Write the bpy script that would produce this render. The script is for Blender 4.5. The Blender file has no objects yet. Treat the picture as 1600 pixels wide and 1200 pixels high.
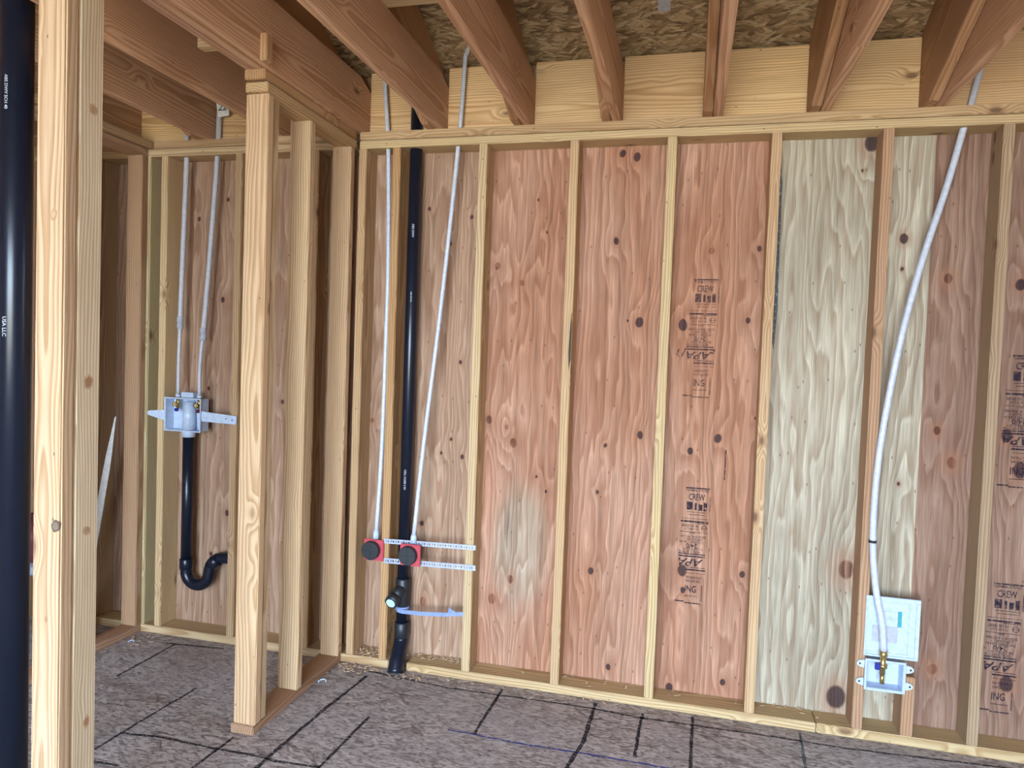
import bpy, bmesh, math, random
from mathutils import Vector, Matrix, Quaternion

random.seed(7)
sc = bpy.context.scene
COL = sc.collection

# ------------------------------------------------------------------ camera
cam_d = bpy.data.cameras.new('camera')
cam_d.sensor_fit = 'HORIZONTAL'
cam_d.sensor_width = 36.0
cam_d.lens = 1112.05 / 1600.0 * 36.0
cam_d.clip_start = 0.05
cam = bpy.data.objects.new('camera', cam_d)
COL.objects.link(cam)


def cam_matrix(loc, pitch, roll, yaw):
    rz = Matrix.Rotation(yaw, 3, 'Z')
    rx = Matrix.Rotation(pitch, 3, 'X')
    ry = Matrix.Rotation(roll, 3, 'Y')
    r = rz @ rx @ ry                       # columns: right, forward, up
    right, fwd, up = r.col[0], r.col[1], r.col[2]
    m = Matrix((right, up, -fwd)).transposed().to_4x4()
    m.translation = Vector(loc)
    return m


cam.matrix_world = cam_matrix((1.3442, -3.0272, 1.4624), -0.0380, -0.0356, 0.2427)
sc.camera = cam

# ------------------------------------------------------------------ sky, daylight opening, exposure
world = bpy.data.worlds.new('overcast_sky')
sc.world = world
world.use_nodes = True
bg = world.node_tree.nodes['Background']
bg.inputs['Color'].default_value = (0.62, 0.79, 1.0, 1)
bg.inputs['Strength'].default_value = 22.0

portal_d = bpy.data.lights.new('daylight_portal', 'AREA')     # portal of the open front: guides sky sampling only
portal_d.shape = 'RECTANGLE'
portal_d.size, portal_d.size_y = 3.0, 2.5
portal_d.cycles.is_portal = True
portal = bpy.data.objects.new('daylight_portal', portal_d)
portal.location = (0.9, -5.92, 1.25)
portal.rotation_euler = (math.pi / 2, 0, 0)
COL.objects.link(portal)

sc.view_settings.view_transform = 'Standard'
sc.view_settings.look = 'None'
sc.view_settings.gamma = 1.0
sc.view_settings.use_curve_mapping = False
sc.view_settings.exposure = 0.80
sc.cycles.max_bounces = 6
sc.cycles.diffuse_bounces = 4
sc.cycles.glossy_bounces = 2
sc.cycles.caustics_reflective = False
sc.cycles.caustics_refractive = False


# ------------------------------------------------------------------ object helpers
def tag(o, label=None, cat=None, group=None, kind=None):
    if label: o['label'] = label
    if cat: o['category'] = cat
    if group: o['group'] = group
    if kind: o['kind'] = kind
    return o


def empty(name, loc=(0, 0, 0)):
    o = bpy.data.objects.new(name, None)
    o.empty_display_size = 0.05
    o.location = loc
    COL.objects.link(o)
    return o


def put(name, me, mat, parent=None, matrix=None):
    """link a mesh object whose world matrix is `matrix` (parents are only translated)"""
    o = bpy.data.objects.new(name, me)
    if mat and not me.materials:
        me.materials.append(mat)
    COL.objects.link(o)
    m = matrix or Matrix.Identity(4)
    if parent:
        o.parent = parent
        off = Matrix.Identity(4)
        p = parent
        t = Vector((0, 0, 0))
        while p:
            t += p.location
            p = p.parent
        off.translation = -t
        m = off @ m
    o.matrix_local = m
    return o


def bm_mesh(bm, name, smooth=False):
    me = bpy.data.meshes.new(name)
    bm.normal_update()
    bm.to_mesh(me)
    bm.free()
    if smooth:
        for p in me.polygons: p.use_smooth = True
    return me


def add_box(bm, a, b, bevel=0.0, seg=2):
    x0, y0, z0 = a; x1, y1, z1 = b
    vs = [bm.verts.new(c) for c in ((x0, y0, z0), (x1, y0, z0), (x1, y1, z0), (x0, y1, z0), (x0, y0, z1), (x1, y0, z1), (x1, y1, z1), (x0, y1, z1))]
    fs = [bm.faces.new([vs[i] for i in f]) for f in ((0, 3, 2, 1), (4, 5, 6, 7), (0, 1, 5, 4), (1, 2, 6, 5), (2, 3, 7, 6), (3, 0, 4, 7))]
    if bevel:
        es = {e for f in fs for e in f.edges}
        bmesh.ops.bevel(bm, geom=list(es), offset=bevel, segments=seg, affect='EDGES', clamp_overlap=True)


def add_prism(bm, poly, t0, t1, f, bevel=0.0):
    """polygon extruded from t0 to t1; f(p, t) -> xyz"""
    a = [bm.verts.new(f(p, t0)) for p in poly]
    b = [bm.verts.new(f(p, t1)) for p in poly]
    n = len(poly)
    fs = [bm.faces.new(a), bm.faces.new(b[::-1])]
    for i in range(n):
        fs.append(bm.faces.new((a[i], b[i], b[(i + 1) % n], a[(i + 1) % n])))
    bmesh.ops.recalc_face_normals(bm, faces=fs)
    if bevel:
        es = {e for fc in fs for e in fc.edges}
        bmesh.ops.bevel(bm, geom=list(es), offset=bevel, segments=2, affect='EDGES', clamp_overlap=True)


def catmull(pts, per=8):
    pts = [Vector(p) for p in pts]
    if len(pts) < 3: return pts
    P = [2 * pts[0] - pts[1]] + pts + [2 * pts[-1] - pts[-2]]
    out = []
    for i in range(1, len(P) - 2):
        for k in range(per):
            t = k / per
            out.append(0.5 * ((2 * P[i]) + (P[i + 1] - P[i - 1]) * t + (2 * P[i - 1] - 5 * P[i] + 4 * P[i + 1] - P[i + 2]) * t * t + (3 * P[i] - P[i - 1] - 3 * P[i + 1] + P[i + 2]) * t ** 3))
    out.append(pts[-1])
    return out


def add_tube(bm, pts, r, n=16, caps=True):
    pts = [Vector(p) for p in pts]
    rad = r if isinstance(r, (list, tuple)) else [r] * len(pts)
    d0 = (pts[1] - pts[0]).normalized()
    u = d0.orthogonal().normalized()
    rings = []
    prev = d0
    for i, p in enumerate(pts):
        d = (pts[min(i + 1, len(pts) - 1)] - pts[max(i - 1, 0)]).normalized()
        u = (prev.rotation_difference(d) @ u)
        u = (u - d * u.dot(d)).normalized()
        prev = d
        w = d.cross(u)
        rings.append([bm.verts.new(p + (u * math.cos(a) + w * math.sin(a)) * rad[i]) for a in (2 * math.pi * k / n for k in range(n))])
    fs = []
    for a, b in zip(rings, rings[1:]):
        for k in range(n):
            f = bm.faces.new((a[k], a[(k + 1) % n], b[(k + 1) % n], b[k]))
            f.smooth = True
            fs.append(f)
    if caps:
        bm.faces.new(rings[0][::-1]); bm.faces.new(rings[-1])


def box_obj(name, a, b, mat, parent=None, bevel=0.0):
    bm = bmesh.new()
    add_box(bm, a, b, bevel)
    return put(name, bm_mesh(bm, name), mat, parent)


def tube_obj(name, pts, r, mat, parent=None, n=16):
    bm = bmesh.new()
    add_tube(bm, pts, r, n)
    return put(name, bm_mesh(bm, name), mat, parent)


# lumber: local Z along the grain
AX = {'z': Matrix(((1, 0, 0), (0, 1, 0), (0, 0, 1))),
      'x': Matrix(((0, 0, 1), (1, 0, 0), (0, 1, 0))),      # local X->y, Y->z, Z->x
      'y': Matrix(((0, 1, 0), (0, 0, 1), (1, 0, 0)))}      # local X->z, Y->x, Z->y


def lumber(name, a, b, axis, parent, tint, bevel=0.003, lean=0.0, jit=0.10):
    c = [(a[i] + b[i]) / 2 for i in range(3)]
    s = Vector([b[i] - a[i] for i in range(3)])
    R = AX[axis]
    ls = R.transposed() @ s
    ls = Vector([abs(v) / 2 for v in ls])
    bm = bmesh.new()
    add_box(bm, (-ls[0], -ls[1], -ls[2]), (ls[0], ls[1], ls[2]), bevel)
    m = R.to_4x4()
    if lean:
        m = Matrix.Rotation(lean, 4, 'Y') @ m
    m.translation = Vector(c)
    o = put(name, bm_mesh(bm, name), M['lumber'], parent, m)
    set_tint(o, tint, jit)
    return o


def set_tint(o, tint, jit=0.10):
    v = 1 + random.uniform(-jit, jit)
    o.color = (tint[0] * v, tint[1] * v * random.uniform(0.985, 1.015), tint[2] * v * random.uniform(0.96, 1.04), 1)


def lumber_profile(name, prof, x0, x1, parent, tint, bevel=0.003, tilt=0.0):
    """board on edge along y: profile of (y, z) points, from x0 to x1"""
    cy = sum(p[0] for p in prof) / len(prof); cz = sum(p[1] for p in prof) / len(prof)
    bm = bmesh.new()
    h = (x1 - x0) / 2
    ct, st = math.cos(tilt), math.sin(tilt)
    loc = [(p[0] - cy, p[1] - cz) for p in prof]
    add_prism(bm, [(ct * p[0] + st * p[1], -st * p[0] + ct * p[1]) for p in loc], -h, h, lambda p, t: (p[1], t, p[0]), bevel)
    m = Matrix.Rotation(tilt, 4, 'X') @ AX['y'].to_4x4()
    m.translation = Vector(((x0 + x1) / 2, cy, cz))
    o = put(name, bm_mesh(bm, name), M['lumber'], parent, m)
    set_tint(o, tint)
    return o


# ------------------------------------------------------------------ node helpers
class NT:
    def __init__(s, name):
        s.m = bpy.data.materials.new(name)
        s.m.use_nodes = True
        s.t = s.m.node_tree
        s.b = s.t.nodes['Principled BSDF']
        s.dim = '3D'

    def put(s, sock, v):
        if isinstance(v, bpy.types.NodeSocket): s.t.links.new(v, sock)
        else: sock.default_value = v

    def new(s, typ, **kw):
        n = s.t.nodes.new(typ)
        for k, v in kw.items(): setattr(n, k, v)
        return n

    def math(s, op, a, b=0.0, c=0.0, clamp=False):
        n = s.new('ShaderNodeMath', operation=op, use_clamp=clamp)
        s.put(n.inputs[0], a); s.put(n.inputs[1], b); s.put(n.inputs[2], c)
        return n.outputs[0]

    def vmath(s, op, a, b=(0, 0, 0)):
        n = s.new('ShaderNodeVectorMath', operation=op)
        s.put(n.inputs[0], a)
        if op == 'SCALE': s.put(n.inputs['Scale'], b)
        else: s.put(n.inputs[1], b)
        return n.outputs['Value'] if op in ('LENGTH', 'DISTANCE', 'DOT_PRODUCT') else n.outputs[0]

    def noise(s, v, scale=1.0, detail=2.0, rough=0.5, color=False, dist=0.0):
        n = s.new('ShaderNodeTexNoise', noise_dimensions=s.dim)
        s.put(n.inputs['Vector'], v)
        n.inputs['Scale'].default_value = scale
        n.inputs['Detail'].default_value = detail
        n.inputs['Roughness'].default_value = rough
        n.inputs['Distortion'].default_value = dist
        return n.outputs['Color' if color else 'Fac']

    def voronoi(s, v, scale=1.0, feature='F1', rnd=1.0):
        n = s.new('ShaderNodeTexVoronoi', feature=feature, voronoi_dimensions=s.dim)
        s.put(n.inputs['Vector'], v)
        n.inputs['Scale'].default_value = scale
        n.inputs['Randomness'].default_value = rnd
        return n

    def rng(s, v, a, b, c=0.0, d=1.0, smooth=True):
        n = s.new('ShaderNodeMapRange', interpolation_type='SMOOTHSTEP' if smooth else 'LINEAR')
        s.put(n.inputs['Value'], v)
        n.inputs['From Min'].default_value = a; n.inputs['From Max'].default_value = b
        n.inputs['To Min'].default_value = c; n.inputs['To Max'].default_value = d
        return n.outputs['Result']

    def mix(s, f, a, b, blend='MIX'):
        n = s.new('ShaderNodeMix', data_type='RGBA', blend_type=blend)
        s.put(n.inputs['Factor'], f)
        for sk, v in ((n.inputs['A'], a), (n.inputs['B'], b)):
            s.put(sk, v if isinstance(v, bpy.types.NodeSocket) else (*v[:3], 1))
        return n.outputs['Result']

    def ramp(s, f, stops, interp='LINEAR'):
        n = s.new('ShaderNodeValToRGB')
        s.put(n.inputs[0], f)
        cr = n.color_ramp
        cr.interpolation = interp
        while len(cr.elements) < len(stops): cr.elements.new(0.5)
        for e, (p, c) in zip(cr.elements, stops):
            e.position = p; e.color = (*c[:3], 1)
        return n.outputs[0]

    def sep(s, v):
        n = s.new('ShaderNodeSeparateXYZ'); s.put(n.inputs[0], v)
        return n.outputs

    def comb(s, x, y, z):
        n = s.new('ShaderNodeCombineXYZ')
        for i, v in enumerate((x, y, z)): s.put(n.inputs[i], v)
        return n.outputs[0]

    def bump(s, h, strength=0.3, dist=0.002):
        n = s.new('ShaderNodeBump')
        n.inputs['Strength'].default_value = strength
        n.inputs['Distance'].default_value = dist
        s.put(n.inputs['Height'], h)
        s.t.links.new(n.outputs[0], s.b.inputs['Normal'])

    def coord(s, which='Object'):
        return s.new('ShaderNodeTexCoord').outputs[which]

    def out(s, color=None, rough=None, **kw):
        if color is not None: s.put(s.b.inputs['Base Color'], color if isinstance(color, bpy.types.NodeSocket) else (*color[:3], 1))
        if rough is not None: s.put(s.b.inputs['Roughness'], rough)
        for k, v in kw.items(): s.put(s.b.inputs[k.replace('_', ' ')], v)
        return s.m


def plain(name, color, rough=0.5, **kw):
    n = NT(name)
    v = n.noise(n.coord(), 60.0, 3.0)
    c = n.mix(n.rng(v, 0.3, 0.7), [x * 0.9 for x in color], [min(1, x * 1.06) for x in color])
    return n.out(c, rough, **kw)


def lumber_mat():
    n = NT('sawn_lumber')
    P = n.coord()
    oi = n.new('ShaderNodeObjectInfo')
    rnd = oi.outputs['Random']
    x, y, z = n.sep(P)
    zz = n.math('ADD', z, n.math('MULTIPLY', rnd, 57.0))
    Q = n.comb(n.math('ADD', x, n.math('MULTIPLY', rnd, 13.0)), n.math('ADD', y, n.math('MULTIPLY', rnd, 31.0)), zz)
    # knots
    kv = n.voronoi(n.vmath('MULTIPLY', Q, (8.0, 8.0, 3.6)), 1.0)
    kd = n.math('MULTIPLY_ADD', n.math('LESS_THAN', n.sep(kv.outputs['Color'])[0], 0.45), 1.0, kv.outputs['Distance'])
    hill = n.rng(kd, 0.36, 0.0)
    core = n.rng(kd, 0.10, 0.05)
    ringk = n.rng(kd, 0.17, 0.07)
    wob = n.noise(n.vmath('MULTIPLY', Q, (5.0, 5.0, 1.1)), 1.0, 2.0)
    wob2 = n.noise(n.vmath('MULTIPLY', Q, (18.0, 18.0, 2.4)), 1.0, 1.0)
    px = n.math('ADD', x, n.math('MULTIPLY_ADD', rnd, 0.16, -0.05))
    py = n.math('ADD', y, n.math('MULTIPLY_ADD', rnd, -0.09, 0.085))
    r = n.vmath('LENGTH', n.comb(px, py, 0.0))
    g = n.math('MULTIPLY', r, 105.0)
    g = n.math('MULTIPLY_ADD', wob, 6.0, g)
    g = n.math('MULTIPLY_ADD', wob2, 1.2, g)
    g = n.math('MULTIPLY_ADD', hill, 2.6, g)
    s = n.math('FRACT', g)
    ring = n.math('MULTIPLY', n.rng(s, 0.15, 0.85), n.rng(s, 1.0, 0.86))
    fib = n.noise(n.vmath('MULTIPLY', Q, (330.0, 330.0, 7.0)), 1.0, 2.0)
    blot = n.noise(n.vmath('MULTIPLY', Q, (6.0, 6.0, 0.9)), 1.0, 3.0)
    base = oi.outputs['Color']
    col = n.mix(n.math('MULTIPLY', ring, 0.80), n.mix(1.0, base, (1.06, 1.06, 1.04), 'MULTIPLY'), n.mix(1.0, base, (0.70, 0.56, 0.43), 'MULTIPLY'))
    col = n.mix(1.0, col, n.ramp(fib, [(0.25, (0.84, 0.82, 0.80)), (0.75, (1.1, 1.1, 1.1))]), 'MULTIPLY')
    col = n.mix(1.0, col, n.ramp(blot, [(0.3, (0.90, 0.85, 0.80)), (0.52, (1.0, 1.0, 1.0)), (0.75, (1.06, 1.06, 1.0))]), 'MULTIPLY')
    col = n.mix(n.math('MULTIPLY', ringk, 0.55), col, (0.26, 0.125, 0.06))
    col = n.mix(n.math('MULTIPLY', core, n.math('MULTIPLY', fib, 1.1)), col, (0.06, 0.03, 0.02))
    # grime flecks and nail-gun specks
    sp = n.voronoi(n.vmath('MULTIPLY', Q, (26.0, 26.0, 12.0)), 1.0)
    fl = n.math('MULTIPLY', n.rng(sp.outputs['Distance'], 0.075, 0.04), n.math('GREATER_THAN', n.sep(sp.outputs['Color'])[0], 0.62))
    col = n.mix(n.math('MULTIPLY', fl, 0.7), col, (0.06, 0.035, 0.025))
    return n.out(col, 0.72, Specular_IOR_Level=0.25)


def plywood_mat(name, reds, pale, knots, pale_x=None, patch=None, flame=1.0):
    """rotary-cut veneer in world x/z; knots: (x, z, radius, style) - style 0 dark plug, 1 reddish ringed knot"""
    n = NT(name)
    n.dim = '2D'
    P = n.coord()
    x, y, z = n.sep(P)

    def uv2(a, oa, b, ob): return n.comb(n.math('MULTIPLY_ADD', x, a, oa), n.math('MULTIPLY_ADD', z, b, ob), 0.0)
    big = n.noise(uv2(4.4, 3.1, 0.42, 1.7), 1.0, 2.0, 0.5)
    mid = n.noise(uv2(15.0, 7.7, 2.4, 0.3), 1.0, 2.0)
    wv = n.math('MULTIPLY_ADD', mid, 0.012, -0.006)
    uv = n.comb(n.math('ADD', x, wv), 0.0, n.math('MULTIPLY_ADD', z, 0.74, wv))
    hill = core = halo = red = None
    for (kx, kz, kr, st) in knots:
        d = n.vmath('DISTANCE', uv, (kx, 0.0, kz * 0.74))
        rr = kr * (0.92 if st == 0 else 0.70)
        h = n.rng(d, kr * 4.2 + 0.03, 0.0, 0.0, 0.35 + kr * 30)
        hill = h if hill is None else n.math('ADD', hill, h)
        k = n.rng(d, rr * 1.10, rr * 0.78)
        l = n.rng(d, kr * 2.4, rr * 0.9)
        halo = l if halo is None else n.math('MAXIMUM', halo, l)
        if st == 0: core = k if core is None else n.math('MAXIMUM', core, k)
        else: red = k if red is None else n.math('MAXIMUM', red, k)
    g = n.math('MULTIPLY', big, 9.0 * flame)
    g = n.math('MULTIPLY_ADD', x, 24.0, g)
    g = n.math('MULTIPLY_ADD', mid, 2.2, g)
    if hill is not None: g = n.math('ADD', g, hill)
    s = n.math('FRACT', g)
    ring = n.math('MULTIPLY', n.rng(s, 0.25, 0.88), n.rng(s, 1.0, 0.92))
    fib = n.noise(uv2(240.0, 1.0, 7.0, 0.0), 1.0, 2.0)
    strk = n.noise(uv2(38.0, 5.0, 0.9, 2.0), 1.0, 3.0)
    blot = n.noise(uv2(3.0, 9.0, 0.9, 4.0), 1.0, 2.0)
    col = n.mix(n.rng(blot, 0.30, 0.70), reds[0], reds[1])
    if pale_x is not None:                                     # a pale sapwood strip jointed into the veneer
        pm = n.math('LESS_THAN', n.math('ADD', x, wv), pale_x)
        col = n.mix(pm, col, n.mix(n.rng(blot, 0.35, 0.65), pale[0], pale[1]))
    if patch is not None:
        cx, cz, sx, sz = patch
        d = n.vmath('LENGTH', n.comb(n.math('DIVIDE', n.math('SUBTRACT', x, cx), sx), n.math('MULTIPLY', n.math('SUBTRACT', mid, 0.5), 1.6), n.math('DIVIDE', n.math('SUBTRACT', z, cz), sz)))
        col = n.mix(n.math('MULTIPLY', n.rng(d, 1.1, 0.5), 0.62), col, pale[0])
        d2 = n.vmath('LENGTH', n.comb(n.math('DIVIDE', n.math('SUBTRACT', n.math('MULTIPLY_ADD', n.math('SUBTRACT', z, cz), -0.07, x), cx - 0.062), 0.026), 0.0, n.math('DIVIDE', n.math('SUBTRACT', z, cz + 0.12), 0.24)))
        col = n.mix(n.math('MULTIPLY', n.rng(d2, 1.0, 0.1), n.rng(strk, 0.40, 0.56, 0.1, 0.8)), col, (0.12, 0.11, 0.10))
    col = n.mix(n.math('MULTIPLY', ring, 0.52), col, n.mix(1.0, col, (0.66, 0.50, 0.40), 'MULTIPLY'))
    lite = n.math('MULTIPLY', n.rng(s, 0.0, 0.06), n.rng(s, 0.26, 0.06))
    col = n.mix(n.math('MULTIPLY', lite, 0.30), col, n.mix(1.0, col, (1.5, 1.55, 1.55), 'MULTIPLY'))
    col = n.mix(1.0, col, n.ramp(fib, [(0.25, (0.80, 0.78, 0.76)), (0.75, (1.16, 1.16, 1.16))]), 'MULTIPLY')
    col = n.mix(1.0, col, n.ramp(strk, [(0.3, (0.80, 0.77, 0.75)), (0.5, (0.98, 0.98, 0.98)), (0.7, (1.10, 1.10, 1.10))]), 'MULTIPLY')
    sp = n.voronoi(uv2(15.0, 2.0, 7.0, 0.0), 1.0)              # small specks and resin flecks
    fl = n.math('MULTIPLY', n.rng(sp.outputs['Distance'], 0.06, 0.03), n.math('GREATER_THAN', n.sep(sp.outputs['Color'])[1], 0.6))
    col = n.mix(n.math('MULTIPLY', fl, 0.55), col, (0.09, 0.05, 0.035))
    if halo is not None: col = n.mix(n.math('MULTIPLY', halo, 0.42), col, (0.32, 0.14, 0.075))
    if red is not None: col = n.mix(n.math('MULTIPLY', red, n.rng(s, 0.2, 0.8, 0.55, 0.95)), col, n.mix(n.rng(mid, 0.4, 0.6), (0.10, 0.035, 0.02), (0.19, 0.07, 0.035)))
    if core is not None: col = n.mix(n.math('MULTIPLY', core, 0.92), col, n.mix(n.rng(fib, 0.42, 0.58), (0.030, 0.016, 0.020), (0.065, 0.030, 0.026)))
    return n.out(col, 0.75, Specular_IOR_Level=0.2)


def osb_mat(name, cols, grime=None):
    n = NT(name)
    n.dim = '2D'
    P = n.coord()
    warp = n.vmath('SCALE', n.vmath('SUBTRACT', n.noise(P, 9.0, 2.0, color=True), (0.5, 0.5, 0.5)), 0.035)
    Q = n.vmath('ADD', P, warp)
    best = None; edge = None; tone = None
    for ang, sx, sy, off in ((0.10, 10.0, 56.0, 0.0), (-0.38, 12.0, 70.0, 5.0), (0.62, 14.0, 64.0, 11.0), (-0.05, 17.0, 95.0, 3.0)):
        mp = n.new('ShaderNodeMapping', vector_type='POINT')
        n.put(mp.inputs['Vector'], Q)
        mp.inputs['Rotation'].default_value = (0, 0, ang)
        mp.inputs['Location'].default_value = (off, off * 0.7, 0)
        v = n.voronoi(n.vmath('MULTIPLY', mp.outputs[0], (sx, sy, 0.0)), 1.0)
        c = n.sep(v.outputs['Color'])
        e = n.rng(v.outputs['Distance'], 0.42, 0.72)
        if best is None: best, tone, edge = c[0], c[1], e
        else:
            win = n.math('GREATER_THAN', c[0], best)
            tone = n.math('ADD', n.math('MULTIPLY', tone, n.math('SUBTRACT', 1.0, win)), n.math('MULTIPLY', c[1], win))
            edge = n.math('ADD', n.math('MULTIPLY', edge, n.math('SUBTRACT', 1.0, win)), n.math('MULTIPLY', e, win))
            best = n.math('MAXIMUM', best, c[0])
    col = n.ramp(tone, cols)
    fib = n.noise(n.vmath('MULTIPLY', Q, (30.0, 260.0, 1.0)), 1.0, 2.0)
    col = n.mix(1.0, col, n.ramp(fib, [(0.25, (0.72, 0.70, 0.68)), (0.75, (1.2, 1.2, 1.2))]), 'MULTIPLY')
    col = n.mix(n.math('MULTIPLY', edge, 0.55), col, (0.05, 0.03, 0.02))
    if grime:
        gr = n.noise(P, 1.6, 4.0, 0.6)
        col = n.mix(n.rng(gr, 0.35, 0.7, 0.05, 0.55), col, grime)
        col = n.mix(n.math('MULTIPLY', n.rng(n.noise(n.vmath('MULTIPLY', P, (40.0, 130.0, 1.0)), 1.0, 3.0), 0.56, 0.70), 0.70), col, (0.06, 0.04, 0.04))
        col = n.mix(n.math('MULTIPLY', n.rng(n.noise(n.vmath('MULTIPLY', P, (34.0, 120.0, 4.0)), 1.0, 3.0), 0.58, 0.72), 0.6), col, (0.60, 0.54, 0.52))
    return n.out(col, 0.7, Specular_IOR_Level=0.25)


def ink_mat(name, color, strength):
    n = NT(name)
    t = n.t
    tr = n.new('ShaderNodeBsdfTransparent')
    mx = n.new('ShaderNodeMixShader')
    v = n.noise(n.vmath('MULTIPLY', n.coord(), (90.0, 90.0, 60.0)), 1.0, 3.0)
    n.put(mx.inputs[0], n.math('MULTIPLY', n.rng(v, 0.24, 0.54), strength))
    t.links.new(tr.outputs[0], mx.inputs[1])
    t.links.new(n.b.outputs[0], mx.inputs[2])
    t.links.new(mx.outputs[0], t.nodes['Material Output'].inputs[0])
    return n.out(color, 0.8, Specular_IOR_Level=0.1)


K1 = [(0.141, 2.135, 0.0083), (0.348, 2.094, 0.0083), (0.25, 1.974, 0.0083), (0.319, 1.432, 0.0083), (-0.115, 1.135, 0.0139, 1), (0.239, 1.004, 0.0069), (0.34, 0.99, 0.0097), (0.284, 1.07, 0.0069), (0.151, 0.661, 0.0111), (0.17, 0.292, 0.0249, 1)]
K2 = [(0.478, 1.872, 0.0194, 1), (0.597, 1.798, 0.0166, 1), (0.463, 1.17, 0.0222, 1), (0.549, 1.143, 0.0139, 1), (0.582, 1.071, 0.0249, 1), (0.508, 0.344, 0.0277, 1), (0.59, 0.443, 0.0222, 1), (0.657, 2.167, 0.0055), (0.703, 2.024, 0.0055), (0.742, 0.861, 0.0069), (0.695, 0.924, 0.0055), (1.025, 2.361, 0.0139), (1.088, 2.345, 0.0166), (1.012, 1.983, 0.0139), (1.126, 1.631, 0.0194), (1.076, 1.638, 0.0055), (1.15, 1.141, 0.0152), (1.001, 1.087, 0.0083), (0.976, 0.88, 0.0083), (0.956, 0.518, 0.0139), (1.053, 0.099, 0.0125), (1.416, 1.941, 0.0166, 1), (1.606, 1.948, 0.0111), (1.311, 1.624, 0.0222), (1.576, 1.65, 0.0111), (1.364, 1.085, 0.0139), (1.477, 1.148, 0.0166), (1.625, 1.243, 0.0055), (1.354, 0.567, 0.0222), (1.36, 0.481, 0.0125), (1.602, 0.577, 0.0125), (1.543, 0.102, 0.0125), (1.322, 0.05, 0.0166)]
K3 = [(2.017, 2.371, 0.0305), (1.99, 0.103, 0.0416), (2.005, 0.64, 0.0443, 1), (2.151, 1.988, 0.018), (2.152, 1.869, 0.0069), (2.316, 1.829, 0.0222, 1), (2.307, 1.227, 0.0194, 1), (2.368, 1.106, 0.0263, 1), (2.343, 0.274, 0.0249, 1), (2.184, 1.011, 0.0069), (1.989, 2.265, 0.0055), (2.567, 1.807, 0.0194), (2.606, 1.093, 0.0277), (2.551, 1.222, 0.0222), (2.604, 0.25, 0.0277)]
K0 = [(-0.95, 1.7, 0.012), (-1.02, 1.25, 0.009), (-0.90, 0.62, 0.014), (-0.99, 0.40, 0.010), (-0.53, 1.9, 0.012), (-0.60, 1.2, 0.010), (-0.50, 0.5, 0.016), (-1.1, 2.1, 0.010), (-0.93, 2.2, 0.009)]


def bay(ks, x0, x1): return [(k[0], k[1], k[2], k[3] if len(k) > 3 else 0) for k in ks if x0 - 0.05 <= k[0] <= x1 + 0.05]


RED = ((0.385, 0.190, 0.112), (0.445, 0.255, 0.170))
TANR = ((0.361, 0.226, 0.148), (0.418, 0.271, 0.180))
BRN_DIM = ((0.255, 0.150, 0.105), (0.305, 0.190, 0.135))  # brown veneer; dimmer light at the right end is mixed into the tone
SAP = ((0.395, 0.345, 0.255), (0.455, 0.400, 0.300))

M = {}
M['lumber'] = lumber_mat()
M['ply_plain'] = plywood_mat('plywood_plain', TANR, SAP, [])
# each sheathing panel: (x0, x1, [(bay x1, material)]) - one veneer, its material cut at the stud centres
PANELS = [
    (-3.4, -0.7965, [(-1.20, M['ply_plain']), (-0.7965, plywood_mat('plywood_tan', TANR, SAP, bay(K0, -1.2, -0.79)))]),
    (-0.7925, 0.4235, [(-0.387, plywood_mat('plywood_tan_b', TANR, SAP, bay(K0, -0.79, -0.38))), (0.4235, plywood_mat('plywood_pinkish', TANR, SAP, bay(K1, -0.3, 0.42)))]),
    (0.4275, 1.643, [(0.832, plywood_mat('plywood_red', RED, SAP, bay(K2, 0.43, 0.83), patch=(0.63, 0.60, 0.15, 0.34), flame=1.5)),
                     (1.238, plywood_mat('plywood_red_b', RED, SAP, bay(K2, 0.83, 1.24))),
                     (1.643, plywood_mat('plywood_red_c', RED, SAP, bay(K2, 1.24, 1.65)))]),
    (1.647, 3.9, [(2.051, plywood_mat('plywood_pale', BRN_DIM, SAP, bay(K3, 1.65, 2.05), pale_x=2.25)),
                  (2.457, plywood_mat('plywood_pale_strip', BRN_DIM, SAP, bay(K3, 2.05, 2.45), pale_x=2.25)),
                  (3.9, plywood_mat('plywood_brown', BRN_DIM, SAP, bay(K3, 2.45, 3.0)))]),
]
M['osb_floor'] = osb_mat('osb_floor', [(0.0, (0.20, 0.155, 0.145)), (0.25, (0.36, 0.305, 0.285)), (0.6, (0.46, 0.40, 0.38)), (1.0, (0.56, 0.50, 0.475))], grime=(0.38, 0.35, 0.35))
M['osb_roof'] = osb_mat('osb_roof', [(0.0, (0.20, 0.125, 0.06)), (0.35, (0.34, 0.22, 0.11)), (0.7, (0.43, 0.30, 0.16)), (1.0, (0.52, 0.39, 0.23))])
M['abs'] = plain('black_abs_plastic', (0.007, 0.010, 0.020), 0.28, Specular_IOR_Level=0.42)
M['abs_dull'] = plain('black_plastic_dull', (0.016, 0.018, 0.022), 0.45)
M['pex'] = plain('white_pex', (0.56, 0.59, 0.66), 0.38)
M['pex_grey'] = plain('grey_white_pex', (0.50, 0.49, 0.52), 0.4)
M['white'] = plain('white_plastic', (0.50, 0.585, 0.72), 0.35)
M['galv'] = plain('galvanised_steel', (0.42, 0.47, 0.58), 0.42, Metallic=0.35)
M['red'] = plain('red_plastic', (0.50, 0.055, 0.075), 0.45)
M['brass'] = plain('brass', (0.62, 0.45, 0.17), 0.3, Metallic=0.9)
M['blue'] = plain('blue_handle', (0.012, 0.02, 0.22), 0.4)
M['maroon'] = plain('dark_red_handle', (0.10, 0.012, 0.03), 0.4)
M['ink'] = ink_mat('stamp_ink', (0.030, 0.022, 0.035), 0.82)
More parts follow.
